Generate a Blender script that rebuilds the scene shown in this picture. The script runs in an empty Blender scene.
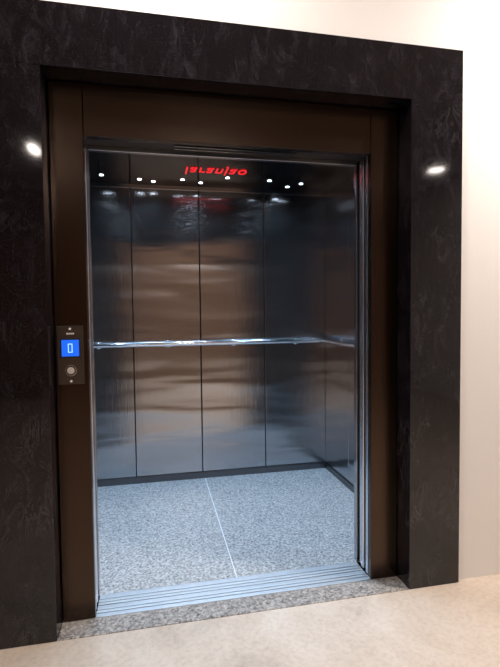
import bpy, bmesh, math, random
from mathutils import Matrix, Vector
random.seed(3)
S=bpy.context.scene
S.view_settings.view_transform='Standard'
COL=bpy.context.collection

# ------------------------------------------------------------ helpers
def empty(name):
    o=bpy.data.objects.new(name,None);o.empty_display_size=.1;COL.objects.link(o);return o
def mesh_obj(name,bm,mat,parent=None,bevel=0,smooth=False):
    me=bpy.data.meshes.new(name);bmesh.ops.recalc_face_normals(bm,faces=bm.faces[:]);bm.to_mesh(me);bm.free()
    if mat: me.materials.append(getattr(mat,'m',mat))
    o=bpy.data.objects.new(name,me);COL.objects.link(o)
    if parent: o.parent=parent
    if smooth:
        for p in me.polygons:p.use_smooth=True
    if bevel:
        b=o.modifiers.new('bevel','BEVEL');b.width=bevel;b.segments=2;b.limit_method='ANGLE'
    return o
def add_box(bm,x0,x1,y0,y1,z0,z1):
    m=Matrix.Translation(((x0+x1)/2,(y0+y1)/2,(z0+z1)/2))@Matrix.Diagonal((x1-x0,y1-y0,z1-z0,1))
    bmesh.ops.create_cube(bm,size=1,matrix=m)
def boxes(name,lst,mat,parent=None,bevel=0):
    bm=bmesh.new()
    for b in lst: add_box(bm,*b)
    return mesh_obj(name,bm,mat,parent,bevel)
def add_cyl(bm,p0,p1,r,seg=24,r2=None):
    p0,p1=Vector(p0),Vector(p1);d=p1-p0
    q=Vector((0,0,1)).rotation_difference(d.normalized()).to_matrix().to_4x4()
    bmesh.ops.create_cone(bm,cap_ends=True,segments=seg,radius1=r,radius2=r if r2 is None else r2,depth=d.length,matrix=Matrix.Translation((p0+p1)/2)@q)
def tube(name,pts,r,mat,parent=None,res=8):
    cu=bpy.data.curves.new(name,'CURVE');cu.dimensions='3D';cu.bevel_depth=r;cu.bevel_resolution=res;cu.use_fill_caps=True
    sp=cu.splines.new('POLY');sp.points.add(len(pts)-1)
    for i,p in enumerate(pts): sp.points[i].co=(*p,1)
    cu.materials.append(mat)
    o=bpy.data.objects.new(name,cu);COL.objects.link(o)
    if parent:o.parent=parent
    return o
class M:
    def __init__(s,name,col=(.5,.5,.5),rough=.5,metal=0,**kw):
        s.m=bpy.data.materials.new(name);s.m.use_nodes=True;s.t=s.m.node_tree;s.b=s.t.nodes['Principled BSDF']
        s.b.inputs['Base Color'].default_value=(*col,1);s.b.inputs['Roughness'].default_value=rough;s.b.inputs['Metallic'].default_value=metal
        for k,v in kw.items(): s.b.inputs[k.replace('_',' ')].default_value=v
    def n(s,t,**kw):
        x=s.t.nodes.new(t)
        for k,v in kw.items():
            if k in x.inputs: x.inputs[k].default_value=v
            else: setattr(x,k,v)
        return x
    def l(s,a,b): s.t.links.new(a,b)
    def coords(s,scale=(1,1,1)):
        g=s.n('ShaderNodeNewGeometry');mp=s.n('ShaderNodeMapping');mp.inputs['Scale'].default_value=scale
        s.l(g.outputs['Position'],mp.inputs['Vector']);return mp.outputs[0]
    def ramp(s,fac,stops):
        r=s.n('ShaderNodeValToRGB');e=r.color_ramp.elements
        while len(e)<len(stops): e.new(.5)
        for i,(p,c) in enumerate(stops): e[i].position=p;e[i].color=(*c,1) if len(c)==3 else c
        s.l(fac,r.inputs[0]);return r.outputs[0]
    def mix(s,f,a,b,mode='MIX'):
        x=s.n('ShaderNodeMix',data_type='RGBA',blend_type=mode)
        for v,i in ((f,0),(a,6),(b,7)):
            if hasattr(v,'links'): s.l(v,x.inputs[i])
            else: x.inputs[i].default_value=v if i==0 else (*v,1)
        return x.outputs[2]
    def bump(s,h,st,dist=.01,prev=None):
        b=s.n('ShaderNodeBump');b.inputs['Strength'].default_value=st;b.inputs['Distance'].default_value=dist
        s.l(h,b.inputs['Height'])
        if prev is not None: s.l(prev,b.inputs['Normal'])
        return b.outputs[0]
def noise(m,vec,scale,detail=4,rough=.5,dist=0):
    n=m.n('ShaderNodeTexNoise');n.inputs['Scale'].default_value=scale;n.inputs['Detail'].default_value=detail;n.inputs['Roughness'].default_value=rough;n.inputs['Distortion'].default_value=dist
    m.l(vec,n.inputs['Vector']);return n.outputs['Fac']

# ------------------------------------------------------------ materials
def steel(name,col,rough,grain=(260,260,3),gs=1,gd=.0015,wave=0,wscale=(1.2,1.2,3.5),var=.04):
    m=M(name,col,rough,1)
    g=noise(m,m.coords(grain),1,3,.6)
    nr=m.bump(g,gs,gd)
    if wave:
        w=noise(m,m.coords(wscale),1,1.5,.4,.3)
        nr=m.bump(w,1,wave,nr)
    m.l(nr,m.b.inputs['Normal'])
    c=m.ramp(g,[(.3,tuple(x*(1-var) for x in col)),(.7,tuple(min(1,x*(1+var)) for x in col))])
    m.l(c,m.b.inputs['Base Color'])
    return m
steel_cab=steel('brushed_steel_cabin',(.45,.455,.475),.17,gd=.0004,wave=.015,wscale=(1.0,1.0,5.0))
bronze=steel('brushed_bronze_steel',(.076,.052,.039),.24,gd=.0003,wave=.004,wscale=(2,2,.8),var=.02)
alum=steel('aluminium_sill',(.9,.91,.94),.45,grain=(3,300,300),gd=.0005)
chrome=M('polished_chrome',(.8,.82,.86),.12,1).m
steel_edge=M('steel_panel_edge',(.7,.74,.8),.25,1).m
steel_dk=steel('dark_door_steel',(.16,.16,.17),.3)
black=M('black_metal',(.012,.012,.014),.35,0).m
gap=M('shadow_gap',(.004,.004,.004),.8).m
ceilm=M('black_mirror_ceiling',(.07,.078,.095),.1,1).m

gm=M('black_granite',(.01,.01,.012),.06,0,Specular_IOR_Level=.6)
v=gm.coords((1,1,1))
sp=gm.ramp(noise(gm,v,190,3,.75),[(.56,(.0015,.0012,.0022)),(.8,(.07,.065,.08))])
ve=gm.ramp(noise(gm,gm.coords((2.2,2.2,.8)),4,10,.74,2.0),[(.48,(0,0,0)),(.5,(.10,.10,.115)),(.52,(0,0,0))])
# veining denser near the floor end of the slabs
sx=gm.n('ShaderNodeSeparateXYZ');gm.l(v,sx.inputs[0])
zr=gm.ramp(sx.outputs['Z'],[(.0,(1,1,1)),(.9,(.55,.55,.55)),(1.0,(.35,.35,.35))])
msk=gm.ramp(noise(gm,v,2.6,3,.5,.5),[(.52,(0,0,0)),(.68,(1,1,1))])
cl=gm.ramp(noise(gm,gm.coords((1,1,.5)),16,8,.75,1),[(.5,(.0015,.0012,.002)),(.8,(.028,.025,.034))])
a=gm.mix(1,sp,cl,'ADD'); b_=gm.mix(1,gm.mix(1,ve,msk,'MULTIPLY'),zr,'MULTIPLY'); gm.l(gm.mix(1,a,b_,'ADD'),gm.b.inputs['Base Color'])
granite_blk=gm.m

def speck(name,c0,c1,c2,sc,rough,coord=(1,1,1)):
    m=M(name,c1,rough)
    v=m.coords(coord)
    vo=m.n('ShaderNodeTexVoronoi');vo.inputs['Scale'].default_value=sc;m.l(v,vo.inputs['Vector'])
    sep=m.n('ShaderNodeSeparateColor');m.l(vo.outputs['Color'],sep.inputs[0])
    c=m.ramp(sep.outputs[0],[(0,c0),(.22,c0),(.3,c1),(.7,c1),(.8,c2)])
    n=noise(m,v,sc*.5,5,.7)
    c=m.mix(.5,c,m.ramp(n,[(.35,c0),(.65,c2)]),'MIX')
    m.l(c,m.b.inputs['Base Color']);return m.m
cab_floor=speck('grey_granite_floor',(.15,.16,.17),(.43,.44,.46),(.72,.74,.76),135,.25)
thr=speck('grey_granite_threshold',(.07,.06,.055),(.34,.31,.29),(.6,.56,.52),110,.35)

wm=M('white_painted_plaster',(.83,.81,.80),.75)
wm.l(wm.bump(noise(wm,wm.coords(),60,5,.6),.15,.003),wm.b.inputs['Normal'])
white=wm.m
fm=M('beige_screed_floor',(.6,.5,.4),.5)
v=fm.coords()
c=fm.ramp(noise(fm,v,2.2,9,.65,.8),[(.35,(.42,.34,.27)),(.5,(.62,.52,.43)),(.65,(.72,.63,.55))])
c=fm.mix(.45,c,fm.ramp(noise(fm,v,45,6,.7),[(.3,(.42,.34,.28)),(.55,(.66,.56,.47))]),'MIX')
fm.l(c,fm.b.inputs['Base Color']);fm.l(fm.bump(noise(fm,v,30,6,.6),.2,.004),fm.b.inputs['Normal'])
floorm=fm.m
brownw=M('brown_hall_wall',(.27,.17,.115),.8).m
ceilw=M('hall_ceiling_paint',(.35,.3,.27),.9).m
def emis(name,col,st):
    m=M(name,(0,0,0),.4);m.b.inputs['Emission Color'].default_value=(*col,1);m.b.inputs['Emission Strength'].default_value=st;return m.m

# ------------------------------------------------------------ dims
XIL,XIR,ZIT=-.246,1.353,2.319
XOL,XOR,ZOT=-.515,1.621,2.566
OL,OR_,OZ=-.1076,1.2096,2.1
D1=.115; CF=.286; D=1.7525; CL,CR,CZ=-.515,1.6057,2.333
S=[-.515,.0146,.5403,1.0696,1.6057]

# ------------------------------------------------------------ hall shell
HX0,HX1,HY0,HZ=-2.6,4.6,-6.0,3.3
boxes('floor',[(HX0,HX1,HY0,.02,-.1,0),(XIL-.02,XIR+.02,.02,.2,-.1,-.021)],floorm)
boxes('wall_front',[(HX0,XIL-.02,.02,.2,-.1,HZ),(XIR+.02,HX1,.02,.2,-.1,HZ),(XIL-.02,XIR+.02,.02,.2,ZIT+.02,HZ)],white)
boxes('wall_left',[(HX0-.1,HX0,HY0,.2,-.1,HZ)],brownw)
boxes('wall_right',[(HX1,HX1+.1,HY0,.2,-.1,HZ)],white)
boxes('wall_back',[(HX0-.1,HX1+.1,HY0-.1,HY0,-.1,HZ)],brownw)
boxes('ceiling',[(HX0-.1,HX1+.1,HY0-.1,.2,HZ,HZ+.1)],ceilw)

# ------------------------------------------------------------ granite surround
gs=empty('granite_door_surround')
boxes('left_slab',[(XOL,XIL,0,.02,0,ZIT)],granite_blk,gs,.0015)
boxes('right_slab',[(XIR,XOR,0,.02,0,ZIT)],granite_blk,gs,.0015)
boxes('top_slab',[(XOL,XOR,0,.02,ZIT+.0008,ZOT)],granite_blk,gs,.0015)
boxes('left_reveal',[(XIL-.02,XIL,.0205,.2,0,ZIT)],granite_blk,gs)
boxes('right_reveal',[(XIR,XIR+.02,.0205,.2,0,ZIT)],granite_blk,gs)
boxes('top_reveal',[(XIL-.02,XIR+.02,.0205,.2,ZIT+.0008,ZIT+.02)],granite_blk,gs)

boxes('granite_threshold',[(XIL+.001,XIR-.001,0,D1-.002,-.012,.004)],thr,None,.002)

# ------------------------------------------------------------ steel door frame
fr=empty('elevator_door_frame')
g=.003;FD=.152
boxes('left_column',[(XIL+g,OL,D1,FD,.004,ZIT-g),],bronze,fr,.003)
boxes('right_column',[(OR_,XIR-g,D1,FD,.004,ZIT-g)],bronze,fr,.003)
boxes('header',[(OL+.0012,OR_-.0012,D1,FD,OZ,ZIT-g)],bronze,fr,.003)

# sliding doors retracted: stacked panel edges both sides
dr=empty('elevator_sliding_door')
for nm,x0,x1,sg in (('left',XIL+.005,OL,-1),('right',OR_,XIR-.005,1)):
    def e(off): return (x0,x1+off*sg) if sg<0 else (x0+off,x1)
    a0,a1=e(.001);boxes(nm+'_landing_panel_front',[(a0,a1,.156,.180,.006,OZ+.02)],steel_edge,dr,.005)
    a0,a1=e(.010);boxes(nm+'_landing_panel_rear',[(a0,a1,.186,.200,.006,OZ+.02)],steel_dk.m,dr,.001)
    a0,a1=e(.001);boxes(nm+'_car_panel_front',[(a0,a1,.210,.236,.006,OZ+.02)],steel_edge,dr,.007)
    a0,a1=e(.010);boxes(nm+'_car_panel_rear',[(a0,a1,.246,.270,.006,OZ+.02)],steel_edge,dr,.006)
boxes('door_track_cover',[(OL-.1,OR_+.1,FD+.003,.282,OZ+.021,OZ+.2)],black,dr)
boxes('track_slot_trim',[(.28,.86,.192,.197,OZ+.006,OZ+.0205),(.28,.86,.228,.233,OZ+.006,OZ+.0205)],chrome,dr)
boxes('track_edge_trim',[(OL,OR_,.276,.284,OZ-.004,OZ+.004)],chrome,dr,.001)

sl=empty('door_sill')
L=[];y=D1
for a0,a1 in ((.117,.141),(.148,.164),(.170,.198),(.205,.221),(.227,.245),(.251,.284)):
    L.append((OL+.001,OR_-.001,a0,a1,-.012,.004))
boxes('sill_ribs',L,alum.m,sl,.001)
boxes('sill_grooves',[(OL+.001,OR_-.001,.117,.284,-.02,-.012)],gap,sl)

# ------------------------------------------------------------ cabin
cab=empty('elevator_cabin')
T=.03
boxes('cabin_floor_slab',[(CL,CR,CF,D,-.05,-.002)],gap,cab)
j=.5586;jw=.003
boxes('cabin_floor_tiles',[(CL,j-jw,CF,D,-.002,.003),(j+jw,CR,CF,D,-.002,.003)],cab_floor,cab,.001)
boxes('cabin_floor_joint',[(j-jw,j+jw,CF,D,-.002,.0022)],M('light_grout',(.75,.78,.8),.6).m,cab)
boxes('cabin_back_shell',[(CL-T,CR+T,D+.004,D+T,-.05,CZ+.05)],gap,cab)
boxes('cabin_right_shell',[(CR+.004,CR+T,CF,D+.003,-.05,CZ+.05)],gap,cab)
boxes('cabin_left_shell',[(CL-T,CL-.004,CF,D+.003,-.05,CZ+.05)],gap,cab)
for i in range(4):
    boxes('back_panel_%d'%(i+1),[(S[i]+.003,S[i+1]-.003,D-.008,D+.003,.058,CZ)],steel_cab.m,cab,.003)
ys=[CF+.03,.77,1.26,D-.01]
for i in range(3):
    boxes('right_panel_%d'%(i+1),[(CR-.008,CR+.003,ys[i]+.002,ys[i+1]-.002,.058,CZ)],steel_cab.m,cab,.003)
    boxes('left_panel_%d'%(i+1),[(CL-.003,CL+.008,ys[i]+.002,ys[i+1]-.002,.058,CZ)],steel_cab.m,cab,.003)
boxes('skirting',[(CL,CR,D-.012,D,.003,.053),(CR-.012,CR,CF+.03,D-.012,.003,.053),(CL,CL+.012,CF+.03,D-.012,.003,.053)],steel_dk.m,cab,.002)
boxes('front_return',[(CL,OL-.001,CF,CF+.03,.003,CZ),(OR_+.001,CR,CF,CF+.03,.003,CZ),(OL-.001,OR_+.001,CF,CF+.03,OZ,CZ)],steel_cab.m,cab,.002)
boxes('cabin_ceiling_panel',[(CL,CR,CF,D,CZ,CZ+.03)],ceilm,cab)
boxes('ceiling_edge_trim',[(CL,CR,D-.02,D-.008,CZ-.012,CZ)],chrome,cab)

# handrail
hr=empty('cabin_handrail');HZr=1.11
r=.019;o=.06
tube('rail',[(CL+.06,D-o,HZr),(CR-o-.02,D-o,HZr)],r,chrome,hr)
tube('rail_side',[(CR-o,D-o-.04,HZr),(CR-o,CF+.25,HZr)],r,chrome,hr)
bm=bmesh.new()
for x in (-.25,.28,.81,1.34):
    add_cyl(bm,(x,D-o,HZr-.005),(x,D-.008,HZr-.005),.009)
    add_cyl(bm,(x,D-.014,HZr-.005),(x,D-.008,HZr-.005),.028)
for yy in (.8,1.4):
    add_cyl(bm,(CR-o,yy,HZr-.005),(CR-.008,yy,HZr-.005),.009)
    add_cyl(bm,(CR-.014,yy,HZr-.005),(CR-.008,yy,HZr-.005),.028)
mesh_obj('rail_brackets',bm,chrome,hr,0,True)

# downlights in cabin ceiling
cool=(.52,.75,1.0)
led=emis('cool_led',(.75,.88,1),12)
dl=empty('cabin_downlights')
pos=[(-.17,1.48),(.09,1.54),(.19,1.58),(.40,1.50),(.54,1.56),(.72,1.40),(1.04,1.42),(1.22,1.56),(1.30,1.46),
     (-.2,.95),(.55,.95),(1.3,.95),(-.1,.5),(.55,.48),(1.2,.5)]  # front rows, hidden by the header, added to light the floor
bmr=bmesh.new();bml=bmesh.new()
for i,(x,y) in enumerate(pos):
    add_cyl(bmr,(x,y,CZ-.003),(x,y,CZ),.022,32)
    add_cyl(bml,(x,y,CZ-.005),(x,y,CZ-.0025),.013,24)
    ld=bpy.data.lights.new('led_spot_%d'%i,'SPOT');ld.energy=9 if i<9 else 21;ld.color=cool;ld.spot_size=math.radians(125);ld.spot_blend=.9;ld.shadow_soft_size=.015
    lo=bpy.data.objects.new('led_spot_%d'%i,ld);lo.location=(x,y,CZ-.012);lo.parent=dl;COL.objects.link(lo)
mesh_obj('downlight_rings',bmr,chrome,dl);mesh_obj('downlight_lenses',bml,led,dl)

# glowing red text on ceiling, painted in for a sign's reflection (reads flipped)
cu=bpy.data.curves.new('reflected_lettering','FONT');cu.body='laranjao';cu.size=.13;cu.extrude=.002;cu.space_character=1.1
cu.materials.append(emis('red_reflection',(1,.02,.03),1.0))
tx=bpy.data.objects.new('reflected_lettering',cu);COL.objects.link(tx)
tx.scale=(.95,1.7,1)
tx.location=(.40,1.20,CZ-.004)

# ------------------------------------------------------------ call panel
cp=empty('elevator_call_panel')
px,pz,py=-.180,1.172,D1
boxes('plate',[(px-.054,px+.054,py-.007,py,pz-.125,pz+.125)],M('call_plate_steel',(.13,.115,.105),.35,1).m,cp,.002)
dz=pz+.030
boxes('display_bezel',[(px-.041,px+.041,py-.010,py-.007,dz-.041,dz+.041)],black,cp,.001)
boxes('display_screen',[(px-.035,px+.035,py-.0115,py-.010,dz-.035,dz+.035)],emis('blue_lcd',(.01,.14,1),1.1),cp)
w,h,t=.009,.019,.003
yy0,yy1=py-.0125,py-.0115
boxes('display_digit',[(px-w,px-w+t,yy0,yy1,dz-h,dz+h),(px+w-t,px+w,yy0,yy1,dz-h,dz+h),(px-w+t,px+w-t,yy0,yy1,dz+h-t,dz+h),(px-w+t,px+w-t,yy0,yy1,dz-h,dz-h+t)],emis('lcd_digit',(.45,.8,1),1.4),cp)
bz=pz-.066
bm=bmesh.new();add_cyl(bm,(px,py-.010,bz),(px,py-.007,bz),.024,40);mesh_obj('button_ring',bm,chrome,cp,.001)
bm=bmesh.new();add_cyl(bm,(px,py-.0115,bz),(px,py-.010,bz),.020,40);mesh_obj('button_groove',bm,black,cp)
bm=bmesh.new();add_cyl(bm,(px,py-.014,bz),(px,py-.0115,bz),.015,40);mesh_obj('button_cap',bm,M('button_cap',(.75,.72,.7),.45,.6).m,cp,.001)
bm=bmesh.new()
for s_ in (1,-1): add_cyl(bm,(px,py-.009,pz+s_*.112),(px,py-.007,pz+s_*.112),.005,16)
for k in range(4): add_box(bm,px-.014+k*.008,px-.009+k*.008,py-.0078,py-.007,pz+.088,pz+.095)
mesh_obj('screws_and_label',bm,M('white_enamel',(.8,.8,.8),.4).m,cp)

# ------------------------------------------------------------ hall lamps, some added for key and fill light
warm=(1,.90,.82)
def lamp(x,y,p,rad,st,ry=1.0):
    e=empty('ceiling_or_fill_lamp')
    sc=Matrix.Translation((x,y,0))@Matrix.Diagonal((1,ry,1,1))@Matrix.Translation((-x,-y,0))
    bm=bmesh.new();add_cyl(bm,(x,y,HZ-.05),(x,y,HZ),rad+.02,40);bmesh.ops.transform(bm,matrix=sc,verts=bm.verts);mesh_obj('housing',bm,white,e,.004)
    bm=bmesh.new();add_cyl(bm,(x,y,HZ-.06),(x,y,HZ-.05),rad,40);bmesh.ops.transform(bm,matrix=sc,verts=bm.verts);mesh_obj('diffuser',bm,emis('warm_diffuser',warm,st),e)
    if p:
        ld=bpy.data.lights.new('bulb','AREA');ld.shape='DISK';ld.size=rad*2;ld.energy=p;ld.color=warm
        lo=bpy.data.objects.new('bulb',ld);lo.location=(x,y,HZ-.065);lo.parent=e;COL.objects.link(lo)
lamp(3.95,-3.7,0,.10,40)
lamp(-1.13,-3.8,0,.05,70,3.2)
lamp(2.5,-.62,75,.14,15)  # unseen key lamp, added to light wall and floor at a grazing angle
lamp(.2,-.62,28,.14,8)  # second unseen key lamp, added close to the wall
lamp(.9,-4.9,38,.14,8)  # unseen fill lamp, added far back to brighten the hall seen in the steel

w=bpy.data.worlds.new('w');bpy.context.scene.world=w;w.use_nodes=True
w.node_tree.nodes['Background'].inputs[0].default_value=(.5,.4,.35,1);w.node_tree.nodes['Background'].inputs[1].default_value=.02

# ------------------------------------------------------------ camera
yaw,pitch,roll,f=.2066,-.0436,-.0111,461.77
F=Vector((math.sin(yaw)*math.cos(pitch),math.cos(yaw)*math.cos(pitch),math.sin(pitch)))
R=Vector((math.cos(yaw),-math.sin(yaw),0));U=R.cross(F)
c,s=math.cos(roll),math.sin(roll);R,U=c*R+s*U,-s*R+c*U
mt=Matrix(((R.x,U.x,-F.x,.167),(R.y,U.y,-F.y,-1.9717),(R.z,U.z,-F.z,1.3414),(0,0,0,1)))
cd=bpy.data.cameras.new('camera');co=bpy.data.objects.new('camera',cd);COL.objects.link(co);co.matrix_world=mt
cd.sensor_fit='VERTICAL';cd.sensor_height=36;cd.lens=f*36/667;cd.clip_start=.05
bpy.context.scene.camera=co
